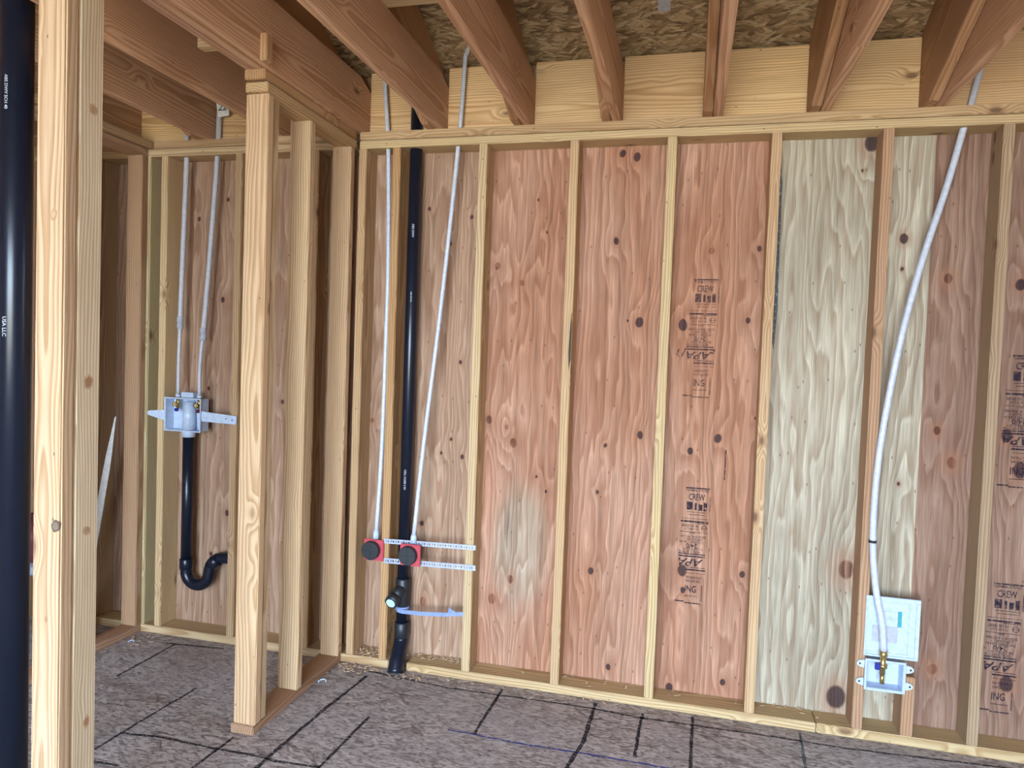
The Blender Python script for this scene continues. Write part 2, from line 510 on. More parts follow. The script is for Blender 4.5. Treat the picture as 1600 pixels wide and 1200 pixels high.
M['ink_faint'] = ink_mat('faint_stamp_ink', (0.045, 0.03, 0.04), 0.66)
M['marker'] = ink_mat('black_marker', (0.018, 0.018, 0.026), 0.78)
M['chalk'] = ink_mat('blue_chalk', (0.03, 0.06, 0.34), 0.9)
M['teal'] = plain('teal_print', (0.04, 0.32, 0.36), 0.6)
M['teal_ink'] = ink_mat('grey_teal_marker', (0.03, 0.09, 0.11), 0.6)
M['label_grey'] = plain('grey_sticker', (0.42, 0.43, 0.48), 0.55)
M['print_white'] = plain('pale_pipe_print', (0.42, 0.46, 0.50), 0.6)
M['chip'] = plain('wood_chip', (0.60, 0.43, 0.28), 0.8)
M['earth'] = plain('warm_bounce_ground', (0.55, 0.43, 0.29), 0.95)  # unseen ground, made pale and warm to bounce light onto the ceiling
M['sack'] = plain('maroon_plastic', (0.20, 0.05, 0.07), 0.5)
M['pale_cap'] = plain('pale_blue_cap', (0.55, 0.82, 0.90), 0.4)

# lumber tints (linear)
T_STUD = (0.504, 0.349, 0.197)
T_PALE = (0.554, 0.420, 0.244)
T_GREEN = (0.487, 0.395, 0.227)
T_ROSE = (0.420, 0.265, 0.168)
T_ORNG = (0.487, 0.307, 0.155)
T_JOIST = (0.570, 0.353, 0.228)
T_RAFT = (0.468, 0.275, 0.153)
T_BLOCK = (0.737, 0.526, 0.297)
T_POST = (0.531, 0.383, 0.234)

# ------------------------------------------------------------------ setting: ground, floor
YF = -5.9
D = 0.114                    # stud depth of the back wall
ground = box_obj('ground', (-30, -40, -0.45), (30, 20, -0.30), M['earth'])
tag(ground, 'unseen ground outside the open front, pale and warm to bounce light inside', 'ground', kind='structure')

floor = box_obj('floor', (-3.4, YF, -0.022), (3.9, 0.16, 0.0), M['osb_floor'])
tag(floor, 'grey stained oriented strand board floor with black marker lines', 'floor', kind='structure')


def floor_line(name, pts, w, mat):
    bm = bmesh.new()
    pts = [Vector((x, y, 0)) for x, y in pts]
    dense = []
    for a, b in zip(pts, pts[1:]):
        k = max(2, int((b - a).length / 0.03))
        for i in range(k): dense.append(a.lerp(b, i / k))
    dense.append(pts[-1])
    L, Rr = [], []
    for i, p in enumerate(dense):
        d = (dense[min(i + 1, len(dense) - 1)] - dense[max(i - 1, 0)]).normalized()
        s = Vector((-d.y, d.x, 0))
        hw = w / 2 * random.uniform(0.72, 1.2)
        jo = random.uniform(-0.0018, 0.0018)
        L.append(bm.verts.new(p + s * (hw + jo) + Vector((0, 0, 0.0006))))
        Rr.append(bm.verts.new(p + s * (-hw + jo) + Vector((0, 0, 0.0006))))
    for i in range(len(dense) - 1):
        bm.faces.new((L[i], Rr[i], Rr[i + 1], L[i + 1]))
    return put(name, bm_mesh(bm, name), mat, floor)


for pts, w in (([(-0.005, -0.103), (-0.037, -0.443), (-0.055, -0.781), (-0.055, -0.95)], 0.017),
               ([(0.161, -0.433), (0.155, -0.572), (0.146, -0.85)], 0.013),
               ([(0.609, -0.037), (0.600, -0.43)], 0.014),
               ([(-0.041, -0.053), (0.109, -0.072), (0.379, -0.10), (0.667, -0.092), (0.998, -0.084), (1.199, -0.103), (1.711, -0.089), (2.003, -0.093), (2.287, -0.072), (2.7, -0.045)], 0.011),
               ([(1.021, -0.036), (1.013, -0.37), (0.98, -0.56)], 0.017),
               ([(1.22, -0.063), (1.213, -0.234), (1.213, -0.402)], 0.014),
               ([(1.421, -0.025), (1.413, -0.45)], 0.014),
               ([(-0.67, -0.827), (-0.508, -0.808), (-0.279, -0.813), (-0.102, -0.809), (-0.013, -0.819), (0.15, -0.805)], 0.013),
               ([(-1.034, -0.078), (-1.034, -0.453)], 0.013),
               ([(-0.639, -0.437), (-0.659, -0.75), (-0.666, -0.949)], 0.012),
               ([(-0.252, -0.727), (-0.266, -1.0)], 0.013),
               ([(-1.083, -0.087), (-0.781, -0.056)], 0.012),
               ([(-0.65, -1.01), (-0.506, -1.003)], 0.012)):
    floor_line('marker_line', pts, w, M['marker'])
tag(floor_line('marker_line', [(1.838, -0.029), (1.821, -0.30)], 0.011, M['teal_ink']), 'teal marker line')
tag(floor_line('chalk_line', [(0.493, -0.43), (0.604, -0.434), (0.754, -0.443), (1.022, -0.436), (1.28, -0.438), (1.6, -0.44)], 0.009, M['chalk']), 'blue chalk line')

# ------------------------------------------------------------------ back wall
SX = 0.4064
Z0, Z1, ZU, ZT = 0.038, 2.391, 2.429, 2.467
wall_back = empty('wall_back', (0, 0, 0))
tag(wall_back, 'exterior stud wall with bare plywood sheathing across the whole back', 'wall', kind='structure')

for x0, x1, cuts in PANELS:
    bm = bmesh.new()
    xa = x0
    for i, (xb, mt) in enumerate(cuts):
        n0 = len(bm.faces)
        add_box(bm, (xa, D, -0.02), (xb, D + 0.012, 2.76))
        bm.faces.ensure_lookup_table()
        for f in bm.faces[n0:]: f.material_index = i
        xa = xb
    me = bm_mesh(bm, 'sheathing_panel')
    for _, mt in cuts: me.materials.append(mt)
    o = put('sheathing_panel', me, None, wall_back)
    if x1 == 1.643: panel_mid = o
    panel_right = o

stud_tint = {-7: T_STUD, -6: T_STUD, -5: T_ROSE, -4: T_STUD, -3: T_PALE, -2: T_STUD, -1: T_STUD, 0: T_ORNG, 1: T_PALE, 2: T_STUD, 3: T_PALE, 4: T_STUD, 5: T_ROSE, 6: (0.40, 0.29, 0.185), 7: T_STUD, 8: T_STUD}  # right-hand stud tint lowered to paint in the dimmer right end
for k in range(-7, 9):
    x = k * SX - (0.012 if k == -3 else 0.0)
    lean = 0.0015 if k == 1 else 0.0
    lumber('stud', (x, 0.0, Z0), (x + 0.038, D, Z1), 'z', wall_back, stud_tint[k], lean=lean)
lumber('stud', (-0.166, 0.0, Z0), (-0.128, D, Z1), 'z', wall_back, T_STUD)                   # beside the partition
lumber('stud', (-1.345, 0.0, Z0), (-1.290, D, Z1), 'z', wall_back, T_GREEN)                 # corner stud, greenish
lumber('cripple_stud', (2.207, 0.0, Z0), (2.250, D, 0.272), 'z', wall_back, T_ROSE)
for x0, x1 in ((-3.4, -1.35), (-1.345, 0.052), (0.142, 1.9), (1.903, 3.9)):
    lumber('bottom_plate', (x0, -0.002, 0.0), (x1, D, Z0), 'x', wall_back, T_PALE, jit=0.04)
for x0, x1 in ((-3.4, -1.345), (-1.343, -0.19), (-0.164, 3.9)):
    lumber('top_plate', (x0, 0.0, Z1), (x1, D, ZU - 0.003), 'x', wall_back, T_PALE, jit=0.04)
for x0, x1 in ((-3.4, -1.285), (-1.28, -0.19), (-0.166, 3.9)):
    lumber('upper_top_plate', (x0, 0.003, ZU + 0.0005), (x1, D, ZT), 'x', wall_back, T_STUD, jit=0.04)


# stencils printed on the plywood ----------------------------------------------------------
def text_polys(body, size, align='CENTER', shear=0.0):
    cu = bpy.data.curves.new('txt', 'FONT')
    cu.body = body; cu.size = size; cu.align_x = align; cu.align_y = 'CENTER'; cu.resolution_u = 2; cu.shear = shear; cu.offset = size * 0.018
    ob = bpy.data.objects.new('txt', cu)
    COL.objects.link(ob)
    bpy.context.view_layer.update()
    dg = bpy.context.evaluated_depsgraph_get()
    me = bpy.data.meshes.new_from_object(ob.evaluated_get(dg))
    vs = [v.co.copy() for v in me.vertices]
    ps = [list(p.vertices) for p in me.polygons]
    bpy.data.objects.remove(ob); bpy.data.curves.remove(cu); bpy.data.meshes.remove(me)
    return vs, ps


def add_text(bm, body, size, f, width=None, **kw):
    vs, ps = text_polys(body, size, **kw)
    if width:
        w = max(v.x for v in vs) - min(v.x for v in vs)
        vs = [Vector((v.x * width / w, v.y, 0)) for v in vs]
    bv = [bm.verts.new(f(v.x, v.y)) for v in vs]
    for p in ps:
        if len(set(p)) >= 3:
            try: bm.faces.new([bv[i] for i in p])
            except ValueError: pass


def stamp(cx, cz, sc_, mat, parent, faint=False):
    """grade stamp: layout read off in units, the big grade letters at (235, 770)"""
    U = 0.000462 * sc_
    bm = bmesh.new()
    yy = D - 0.0006

    def W(u, v): return (cx + (u - 235) * U, yy, cz - (v - 770) * U)

    def rect(u0, v0, u1, v1):
        bm.faces.new([bm.verts.new(W(*p)) for p in ((u0, v1), (u1, v1), (u1, v0), (u0, v0))])

    def txt(body, u, v, h, w, flip=False, **kw):
        s = -1 if flip else 1
        add_text(bm, body, h * 1.35, lambda a, b: W(u + s * a, v - s * b), width=w, **kw)

    rect(165, 70, 380, 82); txt('THERMALLY FUSED', 270, 98, 22, 205)
    txt('CREW', 265, 162, 62, 145)
    rect(178, 205, 232, 282); rect(250, 215, 270, 280); rect(285, 225, 320, 285); rect(330, 205, 362, 285)
    rect(384, 150, 390, 290); rect(185, 298, 370, 303); rect(200, 322, 370, 327); rect(130, 360, 380, 364)
    rect(130, 382, 380, 398); rect(250, 402, 380, 408)
    txt('FR 100 SERIES', 215, 428, 24, 150, True); txt('PS 1-09 CAT', 225, 458, 24, 130, True)
    for k in range(16):
        a0, a1 = 2 * math.pi * k / 16, 2 * math.pi * (k + 1) / 16
        bm.faces.new([bm.verts.new(W(345 + r * math.cos(a), 447 + r * math.sin(a))) for r, a in ((26, a0), (26, a1), (20, a1), (20, a0))])
    rect(320, 444, 370, 450)
    rect(125, 486, 380, 491); txt('000', 240, 498, 18, 50, True)
    txt('SIZED FOR SPACING', 245, 530, 22, 230, True); txt('EXPOSURE 1', 250, 556, 22, 160, True)
    txt('THICKNESS 0.354 IN', 240, 582, 22, 220, True)
    txt('24/0', 238, 615, 44, 105, True)
    txt('3/8 CATEGORY', 245, 648, 22, 190, True); txt('RATED SHEATHING', 220, 674, 22, 190, True)
    rect(122, 690, 362, 700); rect(122, 710, 362, 724)
    txt('APA', 235, 770, 74, 222, True, shear=0.35)
    rect(190, 818, 365, 824); rect(190, 836, 370, 850); rect(200, 872, 370, 876)
    txt('THE ENGINEERED', 265, 916, 24, 140); txt('WOOD', 265, 950, 24, 140)
    txt('ING', 245, 1028, 66, 100)
    rect(342, 980, 349, 1130); rect(190, 1088, 320, 1094); rect(105, 1140, 190, 1152); rect(190, 1152, 335, 1162)
    o = put('grade_stamp', bm_mesh(bm, 'grade_stamp'), mat, parent)
    tag(o, 'dark ink grade stamp printed upside down')
    return o


stamp(1.387, 0.607, 1.0, M['ink'], panel_mid)
stamp(1.383, 1.498, 1.0, M['ink_faint'], panel_mid)
stamp(2.574, 0.317, 1.02, M['ink'], panel_right)
stamp(2.590, 1.209, 1.02, M['ink'], panel_right)
bm = bmesh.new()
for pts in (((1.299, 1.522), (1.291, 1.497), (1.303, 1.490)), ((1.327, 1.527), (1.311, 1.488)), ((1.428, 1.512), (1.440, 1.506), (1.446, 1.525)), ((1.512, 1.100), (1.511, 0.972))):
    for a, b in zip(pts, pts[1:]):
        a = Vector((a[0], D - 0.0008, a[1])); b = Vector((b[0], D - 0.0008, b[1]))
        s = (b - a).cross(Vector((0, 1, 0))).normalized() * 0.0022
        bm.faces.new([bm.verts.new(p) for p in (a + s, b + s, b - s, a - s)])
tag(put('marker_scribble', bm_mesh(bm, 'marker_scribble'), M['marker'], panel_mid), 'black handwritten marker strokes')

# ------------------------------------------------------------------ partition wall (stub from the back wall)
PX0, PX1 = -0.280, -0.188
wall_part = empty('wall_partition', (-0.234, -0.35, 0))
tag(wall_part, 'short stud partition standing out from the back wall, ending in a doubled stud', 'wall', kind='structure')
lumber('bottom_plate', (PX0 - 0.006, -0.700, 0.0), (PX1, -0.004, Z0), 'y', wall_part, T_ROSE)
lumber('top_plate', (PX0 + 0.012, -0.716, Z1), (PX1 + 0.012, -0.002, ZU - 0.003), 'y', wall_part, T_STUD)
lumber('upper_top_plate', (PX0 + 0.018, -0.732, ZU + 0.001), (PX1 + 0.010, 0.0, ZT), 'y', wall_part, T_ORNG)
for y, t in ((-0.697, (0.66, 0.475, 0.30)), (-0.398, (0.62, 0.45, 0.275)), (-0.042, (0.56, 0.39, 0.235))):  # tints lifted toward the free end, stronger light there put into the colour
    o = lumber('stud', (PX0 + 0.004, y, Z0), (PX1 + 0.004, y + 0.038, Z1), 'z', wall_part, t, jit=0.04)
lumber('stud', (PX0 + 0.000, -0.656, Z0), (PX1 + 0.000, -0.618, Z1), 'z', wall_part, T_PALE, jit=0.04)

# ------------------------------------------------------------------ left wall (closet side)
wall_left = empty('wall_left', (-1.35, -0.4, 0))
tag(wall_left, 'bare stud wall running forward from the back corner past the washer outlet', 'wall', kind='structure')
LX0, LX1 = -1.394, -1.306
lumber('bottom_plate', (LX0, -2.6, 0), (LX1, -0.004, Z0), 'y', wall_left, T_ROSE)
lumber('top_plate', (LX0, -2.6, Z1), (LX1, -0.002, ZU - 0.002), 'y', wall_left, T_ROSE)
lumber('upper_top_plate', (LX0 + 0.03, -2.6, ZU + 0.001), (LX1 + 0.022, 0.0, ZT), 'y', wall_left, T_STUD)
for y in (-0.040, -0.442, -0.848, -1.255, -1.66, -2.07, -2.47):
    lumber('stud', (LX0, y, Z0), (LX1, y + 0.038, Z1), 'z', wall_left, T_ROSE if y > -0.1 else T_STUD)

# ------------------------------------------------------------------ near doubled post
wall_near = empty('wall_near', (-0.21, -1.53, 0))
tag(wall_near, 'pair of tall bright studs in the foreground beside the thick black pipe', 'wall', kind='structure')
lumber('stud', (-0.279, -1.557, Z0), (-0.190, -1.519, 2.9), 'z', wall_near, T_POST, bevel=0.004, jit=0.0)
lumber('stud', (-0.228, -1.5165, Z0), (-0.190, -1.437, 2.9), 'z', wall_near, (0.66, 0.55, 0.38), bevel=0.005, jit=0.0)
lumber('bottom_plate', (-0.285, -3.4, 0.0), (-0.190, -1.43, Z0), 'y', wall_near, T_STUD)


def knot(parent, x, y, z, rx, rz, ring_col, core_col, seed, side=False):
    """a knot standing a hair proud of a board's front face: outer ring and core"""
    rr = random.Random(seed)
    for nm, k, col, dy in (('knot', 1.0, ring_col, 0.0006), ('knot_core', 0.68, core_col, 0.0011)):
        bm = bmesh.new()
        ph = [rr.uniform(0, 6) for _ in range(3)]
        vs = []
        for i in range(20):
            a = 2 * math.pi * i / 20
            w = k * (1 + 0.10 * math.sin(2 * a + ph[0]) + 0.07 * math.sin(5 * a + ph[1]))
            vs.append((rx * w * math.cos(a), z + rz * w * math.sin(a)))
        if side: add_prism(bm, vs, x - 0.002, x + dy, lambda p, q: (q, y + p[0], p[1]))
        else: add_prism(bm, vs, y - dy, y + 0.002, lambda p, q: (x + p[0], q, p[1]))
        put(nm, bm_mesh(bm, nm), M[col], parent)


M['knot_dark'] = plain('dark_knot', (0.10, 0.065, 0.045), 0.7)
M['knot_grey'] = plain('grey_knot', (0.17, 0.125, 0.09), 0.7)
M['knot_tan'] = plain('tan_knot', (0.40, 0.245, 0.125), 0.7)
M['knot_rose'] = plain('rosy_knot', (0.47, 0.32, 0.19), 0.7)
M['knot_red'] = plain('red_knot', (0.34, 0.175, 0.09), 0.7)
M['bark'] = plain('dark_bark', (0.06, 0.045, 0.035), 0.9)
M['edge_streak'] = ink_mat('grey_blue_streak', (0.13, 0.15, 0.17), 0.62)
pa, pb = [o for o in wall_near.children if o.name.startswith('stud')]
knot(pa, -0.205, -1.557, 0.990, 0.0125, 0.017, 'knot_dark', 'knot_grey', 1)
knot(pa, -0.222, -1.557, 1.779, 0.010, 0.014, 'knot_tan', 'knot_rose', 2)
knot(pa, -0.232, -1.557, 0.745, 0.005, 0.010, 'knot_tan', 'knot_red', 3)
knot(pb, -0.190, -1.477, 1.357, 0.014, 0.022, 'knot_rose', 'knot_red', 4, True)
knot(pb, -0.190, -1.478, 0.961, 0.012, 0.012, 'knot_rose', 'knot_tan', 5, True)
knot(pb, -0.190, -1.470, 0.440, 0.011, 0.018, 'knot_rose', 'knot_red', 6, True)
knot(pb, -0.190, -1.472, 2.067, 0.014, 0.016, 'knot_rose', 'knot_tan', 7, True)


def sliver(name, parent, pts, y, mat):
    bm = bmesh.new()
    add_prism(bm, pts, y, y + 0.0012, lambda p, q: (p[0], q, p[1]))
    return put(name, bm_mesh(bm, name), mat, parent)


s3 = [o for o in wall_back.children if o.name.startswith('stud') and abs(o.location.x - (2 * SX + 0.019)) < 0.01][0]
sliver('bark_streak', s3, [(0.846, 1.665), (0.8495, 1.60), (0.8495, 1.46), (0.843, 1.41), (0.839, 1.48), (0.841, 1.58)], -0.0010, M['bark'])
sliver('grey_blue_streak', panel_right, [(1.668, 2.36), (1.684, 2.22), (1.687, 1.92), (1.690, 1.70), (1.682, 1.53), (1.668, 1.60)], D - 0.0013, M['edge_streak'])  # dark grey-blue streak along the panel's left edge

# ------------------------------------------------------------------ roof: rafters, ceiling joists, blocking, sheathing
ceiling = empty('ceiling', (1.0, -1.4, 2.467))
tag(ceiling, 'open ceiling joists and rafters under oriented strand board roof sheathing', 'ceiling', kind='structure')
SL = 0.43


def roof_z(y): return 2.76 + SL * (0.10 - y)


RIDGE = -2.9
bm = bmesh.new()
add_prism(bm, [(0.45, roof_z(0.45)), (RIDGE, roof_z(RIDGE)), (RIDGE, roof_z(RIDGE) + 0.02), (0.45, roof_z(0.45) + 0.02)], -3.6, 4.1, lambda p, t: (t, p[0], p[1]))
roof_near = put('roof_sheathing', bm_mesh(bm, 'roof_sheathing'), M['osb_roof'], ceiling)
bm = bmesh.new()
add_prism(bm, [(-0.109, roof_z(-0.109) - 0.0012), (-0.19, roof_z(-0.19) - 0.0012), (-0.19, roof_z(-0.19) + 0.001), (-0.109, roof_z(-0.109) + 0.001)], 1.164, 1.212, lambda p, t: (t, p[0], p[1]))
tag(put('sticker', bm_mesh(bm, 'sticker'), plain('silver_sticker', (0.42, 0.40, 0.42), 0.5), roof_near), 'small silver grey sticker')
bm = bmesh.new()
zr = roof_z(RIDGE)
add_prism(bm, [(RIDGE - 0.002, zr), (YF - 0.4, 2.60), (YF - 0.4, 2.62), (RIDGE - 0.002, zr + 0.02)], -3.6, 4.1, lambda p, t: (t, p[0], p[1]))
put('roof_sheathing', bm_mesh(bm, 'roof_sheathing'), M['osb_roof'], ceiling)

joists = [(-1.85, 0), (-1.446, 0), (-1.0, 0), (-0.600, 0), (0.198, 0), (0.600, 0), (0.985, 0), (1.395, 0), (1.798, 1), (2.205, 0), (2.61, 0), (3.02, 0), (3.42, 0)]
for x, step in joists:
    prof = [(0.098, ZT), (0.098, 2.655), (-0.04, 2.702), (YF, 2.702), (YF, ZT)]
    if step:
        prof = [(0.098, ZT), (0.098, 2.655), (-0.04, 2.702), (YF, 2.702), (YF, ZT - 0.008), (-0.60, ZT - 0.008), (-0.602, ZT)]
    lumber_profile('ceiling_joist', prof, x, x + 0.038, ceiling, T_JOIST)
rafts = [x - 0.0405 for x, _ in joists]
for x in rafts + [-0.265 - 0.0405]:
    prof = [(0.098, ZT), (-0.063, ZT), (RIDGE + 0.02, 2.44 - SL * (RIDGE + 0.02)), (RIDGE + 0.02, roof_z(RIDGE + 0.02) - 0.002), (0.098, roof_z(0.098) - 0.002)]
    lumber_profile('rafter', prof, x, x + 0.038, ceiling, T_RAFT, tilt=-math.atan(SL))
# tripled joist over the partition
for x in (-0.263, -0.2235, -0.184):
    lumber_profile('ceiling_joist', [(0.098, ZT + 0.001), (0.098, 2.655), (-0.04, 2.702), (YF, 2.702), (YF, ZT + 0.001)], x, x + 0.038, ceiling, T_JOIST)
# blocking between the rafters, over the outer edge of the top plate
xs = sorted(rafts + [-0.265 - 0.0405])
solid = sorted([(x - 0.0405, x + 0.038) for x, _ in joists] + [(-0.3055, -0.146)])
for (a0, a1), (b0, b1) in zip(solid, solid[1:]):
    lumber('blocking', (a1 + 0.001, 0.062, ZT), (b0 - 0.001, 0.100, 2.754), 'x', ceiling, T_BLOCK, bevel=0.002)
lumber('brace_board', (0.20, -0.748, 2.7035), (1.02, -0.606, 2.741), 'x', ceiling, T_PALE)
lumber('wood_block', (-0.146, -0.815, 2.458), (-0.118, -0.778, 2.552), 'z', ceiling, T_ORNG)
lumber('wood_block', (-0.331, -0.90, 2.477), (-0.2645, -0.862, 2.515), 'x', ceiling, T_PALE)

# ------------------------------------------------------------------ the rest of the shell (behind and beside the camera)
wall_right = box_obj('wall_right', (3.88, YF, 0), (3.9, 0.0, 4.4), M['ply_plain'])
tag(wall_right, 'plywood sheathed side wall beyond the picture', 'wall', kind='structure')
wall_outer = box_obj('wall_left_outer', (-3.4, YF, 0), (-3.38, 0.0, 4.4), M['ply_plain'])
tag(wall_outer, 'plywood sheathed wall of the dim room behind the closet', 'wall', kind='structure')
bm = bmesh.new()
add_box(bm, (-3.38, YF - 0.02, 0), (-0.6, YF, 2.62))
add_box(bm, (2.4, YF - 0.02, 0), (3.88, YF, 2.62))
add_box(bm, (-0.6, YF - 0.02, 2.5), (2.4, YF, 2.62))
wall_front = put('wall_front', bm_mesh(bm, 'wall_front'), M['ply_plain'])  # unseen wall, opening placed and sized to shape the incoming daylight
tag(wall_front, 'unseen plywood front wall with its opening sized to shape the daylight', 'wall', kind='structure')


# ------------------------------------------------------------------ black drain, vent pipes
def pipe_text(name, body, cx, cy, r, z_mid, ang, size, parent, mat, flip=False):
    """lettering that runs along a vertical pipe, wrapped on its surface"""
    bm = bmesh.new()
    s = -1 if flip else 1

    def f(a, b):
        th = ang - s * b / r
        return (cx + (r + 0.0006) * math.cos(th), cy + (r + 0.0006) * math.sin(th), z_mid + s * a)
    add_text(bm, body, size, f)
    return put(name, bm_mesh(bm, name), mat, parent)


t = empty('vent_pipe', (-0.680, -1.262, 0))
tag(t, 'thick glossy black plastic pipe standing at the edge of the picture', 'pipe')
tube_obj('pipe', [(-0.680, -1.262, 0.0), (-0.680, -1.262, 3.34)], 0.0455, M['abs'], t, 40)
a0 = math.atan2(-3.03 + 1.262, 1.344 + 0.680) - 0.62
pipe_text('pipe_lettering', 'USA LLC', -0.680, -1.262, 0.0455, 1.50, a0, 0.016, t, M['print_white'], True)
pipe_text('pipe_lettering', 'ABS DWV SCH 40', -0.680, -1.262, 0.0455, 2.20, a0, 0.013, t, M['print_white'], True)

t = empty('drain_stack', (0.094, 0.05, 0))
tag(t, 'black plastic drain stack with cleanout branch in the stud bay', 'pipe')
CX, CY = 0.094, 0.048
tube_obj('pipe', [(CX, CY, 0.20), (CX, CY, 2.78)], 0.0285, M['abs'], t, 28)
bm = bmesh.new()                                                   # wye fitting
add_tube(bm, [(CX, CY, 0.285), (CX, CY, 0.29), (CX, CY, 0.41), (CX, CY, 0.415)], [0.031, 0.0345, 0.0345, 0.031], 28)
bd = Vector((0.077 - CX, -0.052 - CY, 0.326 - 0.375)).normalized()
b0 = Vector((CX, CY, 0.375)); b1 = Vector((0.077, -0.052, 0.326))
add_tube(bm, [b0, b1 - bd * 0.035], 0.027, 24)
add_tube(bm, [b1 - bd * 0.036, b1 - bd * 0.034, b1], [0.027, 0.031, 0.031], 24)
wye = put('wye_fitting', bm_mesh(bm, 'wye_fitting'), M['abs_dull'], t)
tag(tube_obj('cleanout_cap', [b1 - bd * 0.004, b1 + bd * 0.004], 0.0215, M['pale_cap'], wye, 24), 'pale blue round cap')
tube_obj('coupling', [(CX, CY, 0.135), (CX, CY, 0.138), (CX, CY, 0.205), (CX, CY, 0.208)], [0.031, 0.0345, 0.0345, 0.031], M['abs_dull'], t, 28)
pth = catmull([(CX, CY, 0.16), (CX, CY - 0.004, 0.115), (CX + 0.004, CY - 0.052, 0.060), (CX + 0.010, CY - 0.088, -0.0)], 6)
tube_obj('elbow', pth, [0.0335] * (len(pth) - 6) + [0.0365] * 6, M['abs'], t, 28)
an = math.atan2(-3.03 - CY, 1.344 - CX) - 0.15
pipe_text('pipe_lettering', 'ABS DWV', CX, CY, 0.0285, 2.02, an, 0.014, t, M['print_white'], True)
pipe_text('pipe_lettering', 'CELL CORE 2 IN', CX, CY, 0.0285, 0.88, an - 0.1, 0.013, t, M['print_white'], True)
pipe_text('pipe_lettering', 'ABS SCH 40', CX, CY, 0.0285, 1.72, an, 0.009, t, M['print_white'], True)

# drain with trap under the washer outlet
t = empty('drain_trap', (-1.075, 0.05, 0.2))
tag(t, 'black drain pipe with curved trap below the washer outlet box', 'pipe')
TY = 0.040
tx = -1.077
tube_obj('pipe', [(tx, TY, 1.012), (tx, TY, 0.37)], 0.0275, M['abs'], t, 28)
arc = [(tx, TY, 0.385)]
R_ = 0.066
for k in range(0, 13):
    a = math.pi + math.pi * 0.93 * k / 12
    arc.append((tx + R_ + R_ * math.cos(a), TY, 0.325 + R_ * math.sin(a)))
arc += [(tx + 2 * R_ + 0.006, TY + 0.002, 0.355), (tx + 2 * R_ + 0.022, TY + 0.008, 0.383), (tx + 2 * R_ + 0.052, TY + 0.018, 0.402), (tx + 2 * R_ + 0.16, TY + 0.030, 0.409)]
tube_obj('trap_bend', catmull(arc, 3), 0.0285, M['abs'], t, 28)
tube_obj('hub', [(tx, TY, 0.335), (tx, TY, 0.338), (tx, TY, 0.385), (tx, TY, 0.388)], [0.030, 0.0325, 0.0325, 0.030], M['abs'], t, 28)
tube_obj('hub', [(tx + 2 * R_ + 0.009, TY + 0.003, 0.360), (tx + 2 * R_ + 0.024, TY + 0.009, 0.385), (tx + 2 * R_ + 0.045, TY + 0.016, 0.398)], 0.0325, M['abs'], t, 28)

# ------------------------------------------------------------------ washer outlet box
t = empty('washer_outlet_box', (-1.06, 0.0, 1.03))
tag(t, 'white plastic washing machine outlet box with side brackets and two valves', 'outlet box')
bx0, bx1, bz0, bz1 = -1.180, -0.970, 1.035, 1.203


def tray(bm, x0, x1, z0, z1, yf, yb, wall, lip):
    add_box(bm, (x0, yb - 0.003, z0), (x1, yb, z1))
    add_box(bm, (x0, yf, z0), (x0 + wall, yb - 0.002, z1), 0.001, 1)
    add_box(bm, (x1 - wall, yf, z0), (x1, yb - 0.002, z1), 0.001, 1)
    add_box(bm, (x0 + wall, yf, z0), (x1 - wall, yb - 0.002, z0 + wall), 0.001, 1)
    add_box(bm, (x0 + wall, yf, z1 - wall), (x1 - wall, yb - 0.002, z1), 0.001, 1)
    if lip:
        add_box(bm, (x0 - lip, yf - 0.003, z0 - lip), (x0 + 0.001, yf + 0.004, z1 + lip), 0.0015, 1)
        add_box(bm, (x1 - 0.001, yf - 0.003, z0 - lip), (x1 + lip, yf + 0.004, z1 + lip), 0.0015, 1)
        add_box(bm, (x0 + 0.0012, yf - 0.003, z0 - lip), (x1 - 0.0012, yf + 0.004, z0 + 0.001), 0.0015, 1)
        add_box(bm, (x0 + 0.0012, yf - 0.003, z1 - 0.001), (x1 - 0.0012, yf + 0.004, z1 + lip), 0.0015, 1)


bm = bmesh.new()
tray(bm, bx0 + 0.004, bx1 - 0.004, bz0 + 0.004, bz1 - 0.004, -0.012, 0.052, 0.003, 0.004)
body = put('box_body', bm_mesh(bm, 'box_body'), M['white'], t)
bm = bmesh.new()
add_tube(bm, [(-1.064, 0.026, bz0 + 0.008), (-1.064, 0.026, bz1 - 0.02)], [0.033, 0.026], 20)
put('standpipe_column', bm_mesh(bm, 'standpipe_column'), M['white'], t)
box_obj('top_plug', (-1.100, 0.006, bz1 + 0.0005), (-1.030, 0.046, bz1 + 0.026), M['white'], t, 0.003)
tube_obj('outlet_socket', [(-1.077, TY, bz0 - 0.001), (-1.077, TY, bz0 - 0.008), (-1.077, TY, 1.004)], [0.034, 0.0325, 0.031], M['white'], t, 24)
bm = bmesh.new()
pl = [(bx0 - 0.0005, 1.138), (bx0 - 0.0005, 1.086), (-1.262, 1.104), (-1.277, 1.108), (-1.283, 1.117), (-1.278, 1.127), (-1.264, 1.131)]
add_prism(bm, pl, -0.010, -0.006, lambda p, q: (p[0], q, p[1]), 0.001)
put('mounting_bracket', bm_mesh(bm, 'mounting_bracket'), M['white'], t)
bm = bmesh.new()
pl = [(bx1 + 0.001, 1.141), (-0.776, 1.128), (-0.771, 1.124), (-0.771, 1.091), (-0.776, 1.087), (bx1 + 0.001, 1.092)]
add_prism(bm, pl, -0.010, -0.006, lambda p, q: (p[0], q, p[1]), 0.001)
arm = put('mounting_bracket', bm_mesh(bm, 'mounting_bracket'), M['white'], t)
for x, z in ((-0.795, 1.107), (-0.83, 1.112)):
    tube_obj('screw_hole', [(x, -0.0105, z), (x, -0.0095, z)], 0.0035, M['abs_dull'], arm, 10)
